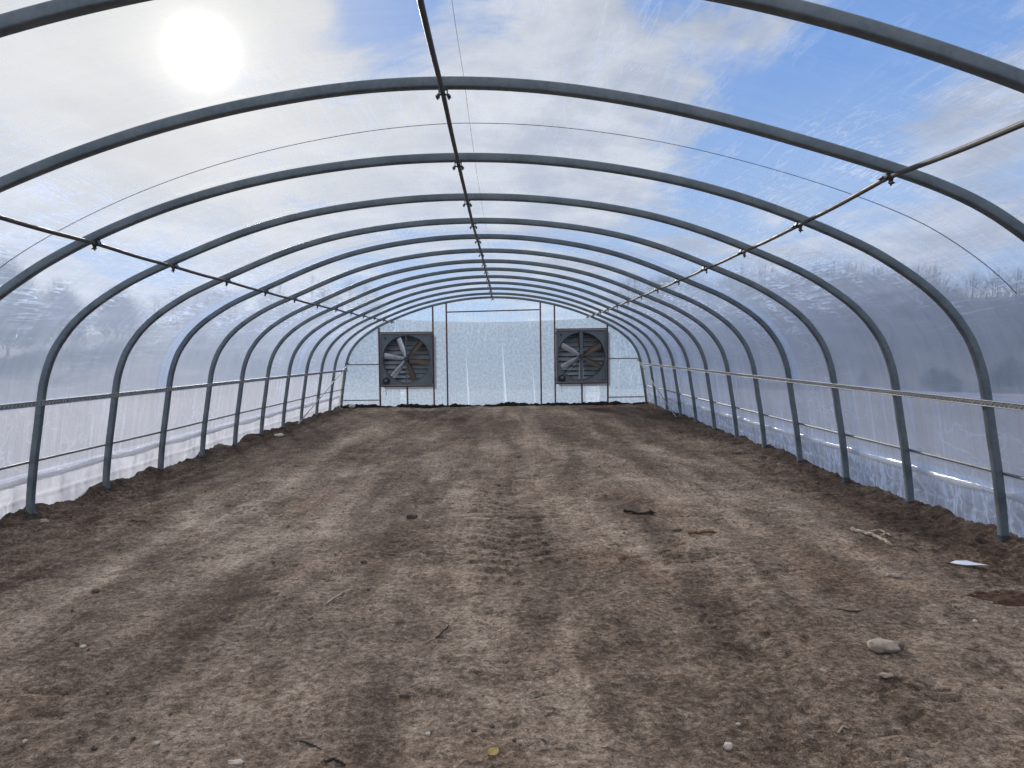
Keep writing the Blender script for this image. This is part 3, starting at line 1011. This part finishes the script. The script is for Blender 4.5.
# ------------------------------------------------------------------ things lying on the soil
def rock(name, u, v, size, mat, label, cat, seed, group=None, sink=.3, rz=0.0):
    x, y, z = on_ground(u, v)
    if cat == 'clod': size = tuple(.8 * q for q in size)
    n1, n2 = 14, 22
    a = np.linspace(0, np.pi, n1); b = np.linspace(0, 2 * np.pi, n2, endpoint=False)
    vs = [(0, 0, 1.)]
    for p in a[1:-1]:
        for q in b: vs.append((math.sin(p) * math.cos(q), math.sin(p) * math.sin(q), math.cos(p)))
    vs.append((0, 0, -1.))
    vs = np.array(vs)
    r = 1 + .28 * perlin(vs[:, 0] * 1.3 + seed, vs[:, 1] * 1.3 + vs[:, 2], seed % 50) + .10 * perlin(vs[:, 0] * 4 + seed, vs[:, 1] * 4 - vs[:, 2] * 3, seed % 47 + 3)
    vs = vs * r[:, None]
    vs[:, 2] = np.clip(vs[:, 2], -1, .86 + .1 * vs[:, 0])
    c, s_ = math.cos(rz), math.sin(rz)
    vs = vs * np.array(size)
    vs = vs @ np.array([[c, s_, 0], [-s_, c, 0], [0, 0, 1]])
    fs = []
    for j in range(n2): fs.append((0, 1 + j, 1 + (j + 1) % n2))
    for i in range(n1 - 3):
        for j in range(n2):
            p0, p1 = 1 + i * n2 + j, 1 + i * n2 + (j + 1) % n2
            fs.append((p0, p0 + n2, p1 + n2, p1))
    last = len(vs) - 1
    for j in range(n2): fs.append((1 + (n1 - 3) * n2 + (j + 1) % n2, 1 + (n1 - 3) * n2 + j, last))
    m = MB(); m.add(vs, fs)
    o = m.build(name, M[mat], None, angle=45)
    o.location = (x, y, z + size[2] * (1 - 2 * sink) * .8)
    return tag(o, label, cat, group)


def stick(name, pts, r, mat, label, cat, seed=0, lift=.0, twigs=(), group=None):
    """pts are image positions on the ground; the stick follows the soil between them"""
    P = np.array([on_ground(*p) for p in pts])
    P = catmull(P, 6) if len(P) > 2 else np.array([P[0] + (P[-1] - P[0]) * t for t in np.linspace(0, 1, 9)])
    P[:, 2] = gz(P[:, 0], P[:, 1]) * .35 + P[:, 2].mean() * .65 + lift
    P += rng.normal(0, r * .25, P.shape)
    rad = r * (1 - .35 * np.linspace(0, 1, len(P))) * (1 + .12 * np.sin(np.arange(len(P)) * 2.1 + seed))
    root = P[0].copy()
    m = MB(); m.tube(P - root, rad, 8)
    o = m.build(name, M[mat], None, angle=50)
    o.location = root
    for tw in twigs:
        Q = np.array([on_ground(*p) for p in tw]); Q[:, 2] += lift + r * .6
        Q = catmull(Q, 4) if len(Q) > 2 else Q
        m = MB(); m.tube(Q - root, np.linspace(r * .6, r * .3, len(Q)), 6)
        m.build('side_twig', M[mat], o, angle=50)
    return tag(o, label, cat, group)


stick('stick', [(624, 513), (640, 514), (653, 513.5)], .020, 'stick_dark', 'short dark stick lying in the middle of the dirt', 'stick', lift=.014, twigs=[((650, 513), (656, 515.5))])
stick('branch', [(851, 530), (866, 535), (880, 540), (892, 546)], .020, 'wood_pale', 'forked pale branch lying near the right wall', 'branch', lift=.014,
      twigs=[((868, 535), (879, 533), (885, 535)), ((880, 539), (886, 536.5), (890, 538))])
stick('bark_strip', [(689, 535), (700, 533.5), (717, 532)], .017, 'orange', 'orange-brown strip of bark on the dirt', 'bark', lift=.012)
stick('twig', [(326, 606), (333, 600), (343, 593)], .008, 'wood_pale', 'brownish twig pressed into pale dirt left of the tyre prints', 'twig', lift=.006)
stick('twig', [(300, 743), (312, 746), (322, 750)], .005, 'stick_dark', 'thin dark twig near the bottom edge of the photo, left of its yellow leaf', 'twig', lift=.006)
stick('twig', [(436, 638), (442, 633), (449, 627)], .006, 'stick_dark', 'small dark twig on the dirt below the tyre prints', 'twig', lift=.006)
stick('twig', [(838, 611), (850, 611.5), (861, 611)], .005, 'stick_dark', 'thin straight dark twig lying up the slope from the largest stone', 'twig', lift=.006)
stick('twig', [(838, 734), (843, 731), (848, 729)], .005, 'wood_pale', 'tiny pale twig near the bottom edge of the photo, below the largest stone', 'twig', lift=.006)
stick('twig', [(325, 762), (335, 760), (345, 766)], .007, 'stick_dark', 'dark twig touching the bottom edge of the photo', 'twig', lift=.004)

rock('stone', 882, 651, (.088, .06, .038), 'stone', 'largest stone, dusty and half sunk in the dirt at right', 'stone', 3, sink=.22)
rock('stone', 898, 648, (.03, .025, .02), 'stone_dark', 'small dark stone touching the right end of the largest stone', 'stone', 9, sink=.3)
rock('stone', 83, 648, (.020, .016, .013), 'stone_pale', 'small pale stone by itself on the left of the dirt', 'stone', 13, sink=.2)
rock('dirt_clod', 412, 518, (.065, .045, .04), 'stone_dark', 'dark round clod of dirt left of the tyre prints', 'clod', 17, sink=.2)
rock('dirt_clod', 364, 563, (.030, .022, .02), 'stone_dark', 'small dark clod nearer than the dark round clod', 'clod', 19, sink=.2)
rock('dirt_clod', 96, 592, (.035, .025, .02), 'stone_dark', 'small dark clod on the left side beyond the pale lone stone', 'clod', 22, sink=.2)
rock('stone', 728, 748, (.020, .016, .016), 'stone_pale', 'grey-white pebble at the bottom, right of the yellow leaf', 'stone', 29, sink=.2)
rock('stone', 157, 744, (.011, .009, .008), 'stone_pale', 'tiny white pebble at the bottom left of the dirt', 'stone', 31, sink=.2)
rock('stone', 25, 742, (.010, .008, .008), 'stone_pale', 'tiny white pebble in the bottom left corner', 'stone', 33, sink=.2)
rock('stone', 957, 607, (.026, .02, .016), 'stone', 'small buff stone between the white scrap and the largest stone', 'stone', 37, sink=.25)
rock('stone', 975, 622, (.014, .012, .011), 'stone_pale', 'tiny pale pebble at the right edge below the red soil patch', 'stone', 39, sink=.25)
rock('stone', 886, 676, (.035, .018, .012), 'stone', 'flat buff stone just nearer than the largest stone', 'stone', 41, sink=.3)
rock('stone', 894, 576, (.05, .035, .02), 'stone', 'flat greyish stone left of the white plastic scrap', 'stone', 45, sink=.4)
rock('stone', 236, 763, (.035, .014, .010), 'stone_pale', 'flat pale chip of stone on the bottom edge', 'stone', 47, sink=.3)
rock('dirt_clod', 474, 732, (.018, .014, .014), 'stone_dark', 'dark clod just left of and above the yellow leaf', 'clod', 51, sink=.2)
rock('dirt_clod', 492, 727, (.014, .011, .010), 'stone_dark', 'small dark clod just above the yellow leaf', 'clod', 53, sink=.2)
rock('dirt_clod', 404, 696, (.035, .018, .012), 'stone_dark', 'flat dark clod left of the yellow leaf, farther from the camera', 'clod', 55, sink=.3)
rock('stone', 428, 735, (.012, .010, .009), 'stone_pale', 'tiny white pebble left of the yellow leaf', 'stone', 59, sink=.2)
rock('dirt_clod', 544, 545, (.032, .024, .020), 'stone_dark', 'dark clod right of the tyre prints', 'clod', 61, sink=.2)
rock('dirt_clod', 678, 531, (.05, .03, .022), 'stone_dark', 'dark clod at the left end of the orange bark strip', 'clod', 63, sink=.25)
rock('stone', 352, 407.5, (.10, .07, .06), 'stone_pale', 'pale lump at the foot of the far left corner', 'stone', 65, sink=.25)
rock('stone', 279, 436, (.10, .07, .04), 'stone_pale', 'flat pale stone at the foot of the left wall, mid way along', 'stone', 67, sink=.3)
rock('stone', 44, 513, (.045, .035, .035), 'stone', 'buff stone beside the left wall hoop leg nearest the camera', 'stone', 69, sink=.2)
rock('stone', 738, 725, (.010, .008, .008), 'stone_pale', 'tiny white pebble right of the yellow leaf, farther than the grey-white pebble', 'stone', 71, sink=.2)

# white plastic scrap
x, y, z = on_ground(970, 567)
m = MB()
out = [(-.13, .10), (-.07, .115), (.02, .085), (.10, .03), (.155, -.045), (.13, -.055), (.04, -.045), (-.03, .0), (-.09, .055)]
n_ = len(out)
vs = [(.8 * a, .8 * b, .012 + .010 * math.sin(a * 30 + b * 20)) for a, b in out] + [(.8 * a, .8 * b, .009 + .010 * math.sin(a * 30 + b * 20)) for a, b in out]
m.add(vs, [tuple(range(n_))[::-1], tuple(range(n_, 2 * n_))] + [(i, (i + 1) % n_, (i + 1) % n_ + n_, i + n_) for i in range(n_)])
o = m.build('plastic_scrap', M['scrap'], None, smooth=False); o.location = (x, y, z + .012)
tag(o, 'torn white scrap of plastic film lying near the right wall', 'scrap')
# yellow leaf
x, y, z = on_ground(491, 755)
m = MB(); lf = []
T_ = np.linspace(0, 1, 9)
for t_ in T_:
    w = .019 * math.sin(math.pi * t_) ** .7
    for s_ in (-1, 0, 1):
        lf.append((s_ * w + .008 * t_, (t_ - .5) * .06, .010 + .006 * abs(s_) + .008 * t_))
lf = np.array(lf); lo = lf - [0, 0, .0015]
fs = []
for i in range(8):
    for j in range(2):
        a_ = i * 3 + j
        fs += [(a_, a_ + 1, a_ + 4, a_ + 3), (27 + a_, 27 + a_ + 3, 27 + a_ + 4, 27 + a_ + 1)]
m.add(np.concatenate([lf, lo]), fs)
o = m.build('dry_leaf', M['leaf'], None); o.location = (x, y, z + .002); o.rotation_euler = (0, .35, -.5)
m = MB(); m.tube([(0, -.024, .009), (.002, -.036, .006), (.0, -.045, .004)], .0016, 5); m.build('leaf_stalk', M['leaf'], o)
tag(o, 'curled yellow leaf at the bottom of the photo, near its centre', 'leaf')

# red damp soil patch, a low mound of its own
x, y, z = on_ground(1012, 598)
u = np.linspace(-1, 1, 40)
U, W_ = np.meshgrid(u, u, indexing='ij')
r_ = np.sqrt(U ** 2 + W_ ** 2) + .25 * fbm(U * 2, W_ * 2, 3, 66)
X_ = x + U * .34; Y_ = y + W_ * .22
Zm = gz(X_, Y_) + .026 * sstep(.95, .35, r_) + .010 * fbm(U * 6, W_ * 6, 3, 67) * sstep(1, .5, r_) - .012
o = grid_mesh('red_soil', np.stack([X_, Y_, Zm], -1).reshape(-1, 3), 40, 40, M['red_soil'])
o.data.flip_normals()
tag(o, 'patch of reddish damp soil at the right edge near the white scrap', 'soil', kind='stuff')

# crumbs and grit over the soil: uncountable
gm = MB()
octv = np.array([(1, 0, 0), (-1, 0, 0), (0, 1, 0), (0, -1, 0), (0, 0, 1), (0, 0, -1.)])
octf = [(0, 2, 4), (2, 1, 4), (1, 3, 4), (3, 0, 4), (2, 0, 5), (1, 2, 5), (3, 1, 5), (0, 3, 5)]
N = 5200
gy_ = 2.6 + 15 * rng.random(N) ** 2.0
gx_ = rng.uniform(-4.5, 4.5, N)
cl = fbm(gx_ * .9, gy_ * .7, 2, 88)
keep = rng.random(N) < sstep(-.5, .6, cl)
gx_, gy_ = gx_[keep], gy_[keep]
sz = .0035 + .009 * rng.random(len(gx_)) ** 4 + .0007 * gy_ * rng.random(len(gx_))
zz_ = gz(gx_, gy_)
for a, b, c_, s_ in zip(gx_, gy_, zz_, sz):
    R_ = rng.normal(size=(3, 3)); Qm, _ = np.linalg.qr(R_)
    gm.add((octv * rng.uniform(.6, 1.2, (6, 1)) * s_) @ Qm.T * [1.2, 1.0, .8] + [a, b, c_ + s_ * .35], octf)
M['grit'] = pbr('soil_crumbs', (.06, .046, .037), (.30, .25, .20), 9., (.9, 1.), 0, 0, spec=.1)
o = gm.build('soil_crumbs', M['grit'], None, smooth=False)
tag(o, 'loose crumbs and grit scattered over the dirt', 'grit', kind='stuff')

# ------------------------------------------------------------------ outside: field, hills, woods, shrubs
rad = np.concatenate([[5.2], np.geomspace(7, 260, 44)])
az = np.linspace(-np.pi, np.pi, 181)
RR, AZ = np.meshgrid(rad, az, indexing='ij')


def hill_h(x, y):
    r = np.hypot(x, y - 10)
    a = np.degrees(np.arctan2(x, y))
    right = sstep(8, 30, a) * sstep(150, 110, a)
    left = sstep(-5, -25, a) * sstep(-150, -110, a)
    return -.15 * sstep(4.5, 8, r) + sstep(38, 100, r) * (4.4 * right + 2.8 * left + 1.6 + 5. * sstep(32, 12, np.abs(a)) + .8 * perlin(a * .06, r * 0 + 1, 5)) + 14 * sstep(120, 260, r) * (.2 + .5 * right)


gxx, gyy = np.sin(AZ) * RR, np.cos(AZ) * RR + 10
# keep the field below the tunnel floor inside the tunnel footprint
inside = sstep(7.5, 5.5, np.abs(gxx)) * sstep(26, 24.5, gyy)
Zt = hill_h(gxx, gyy) - .35 * inside
nh = 17
o = grid_mesh('hillside', np.stack([gxx, gyy, Zt], -1)[nh:].reshape(-1, 3), len(rad) - nh, len(az), M['hill'])
tag(o, 'dark wooded hillside rising beyond the field', 'hill', kind='structure')
rad, gxx, gyy, Zt = rad[:nh + 1], gxx[:nh + 1], gyy[:nh + 1], Zt[:nh + 1]
o = grid_mesh('field_ground', np.stack([gxx, gyy, Zt], -1).reshape(-1, 3), len(rad), len(az), M['grass'])
tag(o, 'dry open field and low hills outside the plastic', 'field', kind='structure')


def twig_crown(mb_, base, h, w, nt, r, shape=1.0):
    """a bare crown: trunk plus many fine upswept twigs as thin blades"""
    mb_.tube([base, base + np.array([0, 0, h * .45]), base + np.array([.02 * h, 0, h * .8])], np.array([h * .012, h * .009, h * .004]), 5)
    for _ in range(nt):
        t = r.random() ** .7
        a = r.uniform(0, 2 * np.pi)
        z0_ = h * (.07 + .75 * t)
        rr_ = w * (.25 + .75 * math.sin(math.pi * min(1, .25 + .75 * t)) ** .8) * math.sqrt(r.random())
        p0 = base + np.array([math.cos(a) * rr_ * .5, math.sin(a) * rr_ * .5, z0_ * .85])
        p1 = base + np.array([math.cos(a) * rr_, math.sin(a) * rr_, min(h, z0_ + h * .22 * r.random())])
        wd = h * .0042 * (1.3 - t)
        s_ = np.array([-math.sin(a), math.cos(a), 0]) * wd
        mb_.add([p0 - s_, p0 + s_, p1, p0 + np.array([0, 0, wd * 1.5])], [(0, 1, 2), (1, 3, 2), (3, 0, 2)])


r2 = np.random.default_rng(5)
wm = MB()
for _ in range(560):
    a = r2.uniform(9, 75) if r2.random() < .65 else r2.uniform(-75, -9)
    d = r2.uniform(62, 112)
    x, y = math.sin(math.radians(a)) * d, math.cos(math.radians(a)) * d
    b = np.array([x, y, float(hill_h(x, y)) - .2])
    h_ = r2.uniform(3.4, 7.0) * (1.05 if a > 0 else .85)
    twig_crown(wm, b, h_, h_ * .62, 190, r2)
o = wm.build('distant_woods', M['twig_far'], None, smooth=False)
tag(o, 'hazy line of leafless woods on the hills beyond the plastic', 'woods', kind='stuff')


def outside_plant(name, u, v, dist, h, w, nt, label, cat, mat='bark', seed=1, group=None):
    """(u, v) is where the plant meets the ground at that distance"""
    d = ray(u, v); t = dist / d[1]
    p = CAM + d * t
    z = float(hill_h(p[0], p[1]))
    root = empty(name, (p[0], p[1], z - .05), label, cat, group)
    r = np.random.default_rng(seed)
    tr = MB(); tr.tube([(0, 0, 0), (.02 * h, .01 * h, h * .4), (.0, .0, h * .8)], np.array([h * .013, h * .009, h * .004]), 7)
    tr.build('trunk', M['bark'], root)
    cr_ = MB(); twig_crown(cr_, np.zeros(3), h, w, nt, r); cr_.build('crown', M[mat], root, smooth=False)
    return root


outside_plant('bare_tree', 8, 366, 66., 9.6, 4.2, 3000, 'tallest leafless tree outside the left wall, at the photo edge', 'tree', 'bark', 21)
outside_plant('bare_tree', 62, 364, 74., 7.2, 3.6, 2400, 'middle-sized leafless tree outside the left wall, right of the tallest one', 'tree', 'bark', 23)
outside_plant('bare_tree', 118, 362, 78., 6.2, 3.4, 2200, 'smallest of the three leafless trees outside the left wall', 'tree', 'bark', 24)
outside_plant('shrub', 933, 386, 32., 1.25, .75, 1800, 'rounded dark shrub outside the right wall, between its two nearest legs', 'shrub', 'evergreen', 31)
outside_plant('shrub', 946, 394, 29., 1.15, .85, 1800, 'broad dark shrub in front of the rounded one outside the right wall', 'shrub', 'evergreen', 32)
outside_plant('shrub', 1010, 396, 31., 1.7, 1.1, 1800, 'tall dark shrub outside the right wall at the photo edge', 'shrub', 'evergreen', 33)
outside_plant('shrub', 864, 388, 34., 1.0, .5, 700, 'small dark shrub outside the right wall, one bay farther than the rounded one', 'shrub', 'evergreen', 34)

# ------------------------------------------------------------------ sky
w = bpy.data.worlds.new('sky'); sc.world = w
w.use_nodes = True
t = NT.__new__(NT); t.t = w.node_tree; t.t.nodes.clear()
out = t.n('ShaderNodeOutputWorld')
SUN = ray(202, 52)
gen = t.n('ShaderNodeTexCoord').outputs['Generated']
dirn = t.n('ShaderNodeVectorMath', operation='NORMALIZE', ins={0: gen}).outputs[0]
sep = t.n('ShaderNodeSeparateXYZ', ins={0: dirn})
zz = t.math('MAXIMUM', sep.outputs[2], 0.0)
den = t.math('ADD', zz, .13)
pl = t.n('ShaderNodeCombineXYZ', ins={0: t.math('DIVIDE', sep.outputs[0], den), 1: t.math('DIVIDE', sep.outputs[1], den), 2: 0.0}).outputs[0]


def dot(v):
    return t.n('ShaderNodeVectorMath', operation='DOT_PRODUCT', ins={0: dirn, 1: tuple(float(c) for c in v)}).outputs['Value']


def lobe(u, v, n, a):
    return t.math('MULTIPLY', t.math('POWER', t.math('MAXIMUM', dot(ray(u, v)), 0.0), n), a)


cn = t.noise(t.scale(pl, (1.3, 1.0, 1), (2.3, 1.1, 0)), 1.15, 11, .64, .45)
cn2 = t.noise(t.scale(pl, (1., .8, 1), (7., 3., 0)), 3.1, 7, .62, .3)
cov = t.math('ADD', t.math('MULTIPLY', cn, .75), t.math('MULTIPLY', cn2, .25))
for u, v, n, a in CLOUD_LOBES if 'CLOUD_LOBES' in globals() else (
        (150, 150, 26, .22), (480, 110, 90, .17), (620, 70, 300, .16), (700, 60, 500, .10), (560, 170, 200, .10),
        (580, 40, 300, .12), (740, 150, 300, -.16), (860, 60, 160, -.09), (650, 15, 700, -.12), (380, 8, 900, -.16), (960, 225, 300, .09), (770, 215, 500, .15), (960, 120, 300, .05), (760, 250, 400, -.05), (180, 268, 200, -.10), (430, 262, 200, -.07)):
    cov = t.math('ADD', cov, lobe(u, v, n, a))
cmask = t.maprange(cov, .455, .615)
grad = t.n('ShaderNodeValToRGB', ins={0: zz})
e = grad.color_ramp.elements
e[0].position, e[0].color = 0.0, (.50, .62, .82, 1)
e[1].position, e[1].color = 1.0, (.09, .21, .58, 1)
for p, c in ((.14, (.33, .53, .86)), (.32, (.16, .355, .79)), (.6, (.12, .28, .68))):
    k = e.new(p); k.color = (*c, 1)
sd = t.math('MAXIMUM', dot(SUN), 0.0)
near = t.math('POWER', sd, 16.)
shade = t.maprange(t.noise(t.scale(pl, (1., .8, 1), (1., 5., 0)), 2.4, 6, .6, .2), .35, .68)
ccol = t.mix(shade, (.42, .46, .54), (.82, .83, .85))
ccol = t.mix(t.math('MULTIPLY', near, .65), ccol, (1.0, .95, .86))
sky = t.mix(t.math('MULTIPLY', cmask, .93), grad.outputs[0], ccol)
sky = t.mix(t.math('MULTIPLY', t.math('POWER', sd, 40.), .5), sky, (.98, .93, .82))
glow = t.math('ADD', t.math('MULTIPLY', t.math('POWER', sd, 5200.), 12.), t.math('MULTIPLY', t.math('POWER', sd, 700.), .38))
# unseen sky overhead and behind, brightened to add light on soil and hoops
high = t.maprange(sep.outputs[2], .46, .85)
sky = t.mix(high, sky, (1.22, 1.24, 1.28))
back = t.math('MULTIPLY', t.maprange(sep.outputs[1], .05, -.6), t.maprange(sep.outputs[2], .0, .2))
sky = t.mix(back, sky, (.80, .84, .92))
bg1 = t.n('ShaderNodeBackground', ins={'Color': sky, 'Strength': 1.0}).outputs[0]
bg2 = t.n('ShaderNodeBackground', ins={'Color': (1., .95, .84), 'Strength': glow}).outputs[0]
add = t.n('ShaderNodeAddShader', ins={0: bg1, 1: bg2}).outputs[0]
t.t.links.new(add, out.inputs['Surface'])

sl = bpy.data.lights.new('sun', 'SUN')
sl.energy = 5.0; sl.angle = math.radians(5); sl.color = (1., .95, .87)
so = bpy.data.objects.new('sun', sl); C.objects.link(so)
so.rotation_euler = Vector(tuple(-SUN)).to_track_quat('-Z', 'Y').to_euler()
so.location = (-8, 20, 12)

# ------------------------------------------------------------------ camera and view
cd = bpy.data.cameras.new('camera')
cd.sensor_fit = 'HORIZONTAL'; cd.sensor_width = 36.0
cd.lens = F / 1024 * 36.0
cd.clip_end = 600
co = bpy.data.objects.new('camera', cd); C.objects.link(co)
Rm = Matrix([[RIGHT[i], UP[i], -FWD[i]] for i in range(3)])
co.matrix_world = Matrix.Translation(Vector(tuple(CAM))) @ Rm.to_4x4()
sc.camera = co
sc.view_settings.view_transform = 'Standard'
sc.view_settings.look = 'None'
sc.view_settings.gamma = 1.0
sc.view_settings.use_curve_mapping = False
sc.view_settings.exposure = 0.0
sc.cycles.use_denoising = True
sc.cycles.transparent_max_bounces = 24
sc.cycles.max_bounces = 8
sc.cycles.sample_clamp_indirect = 6.0
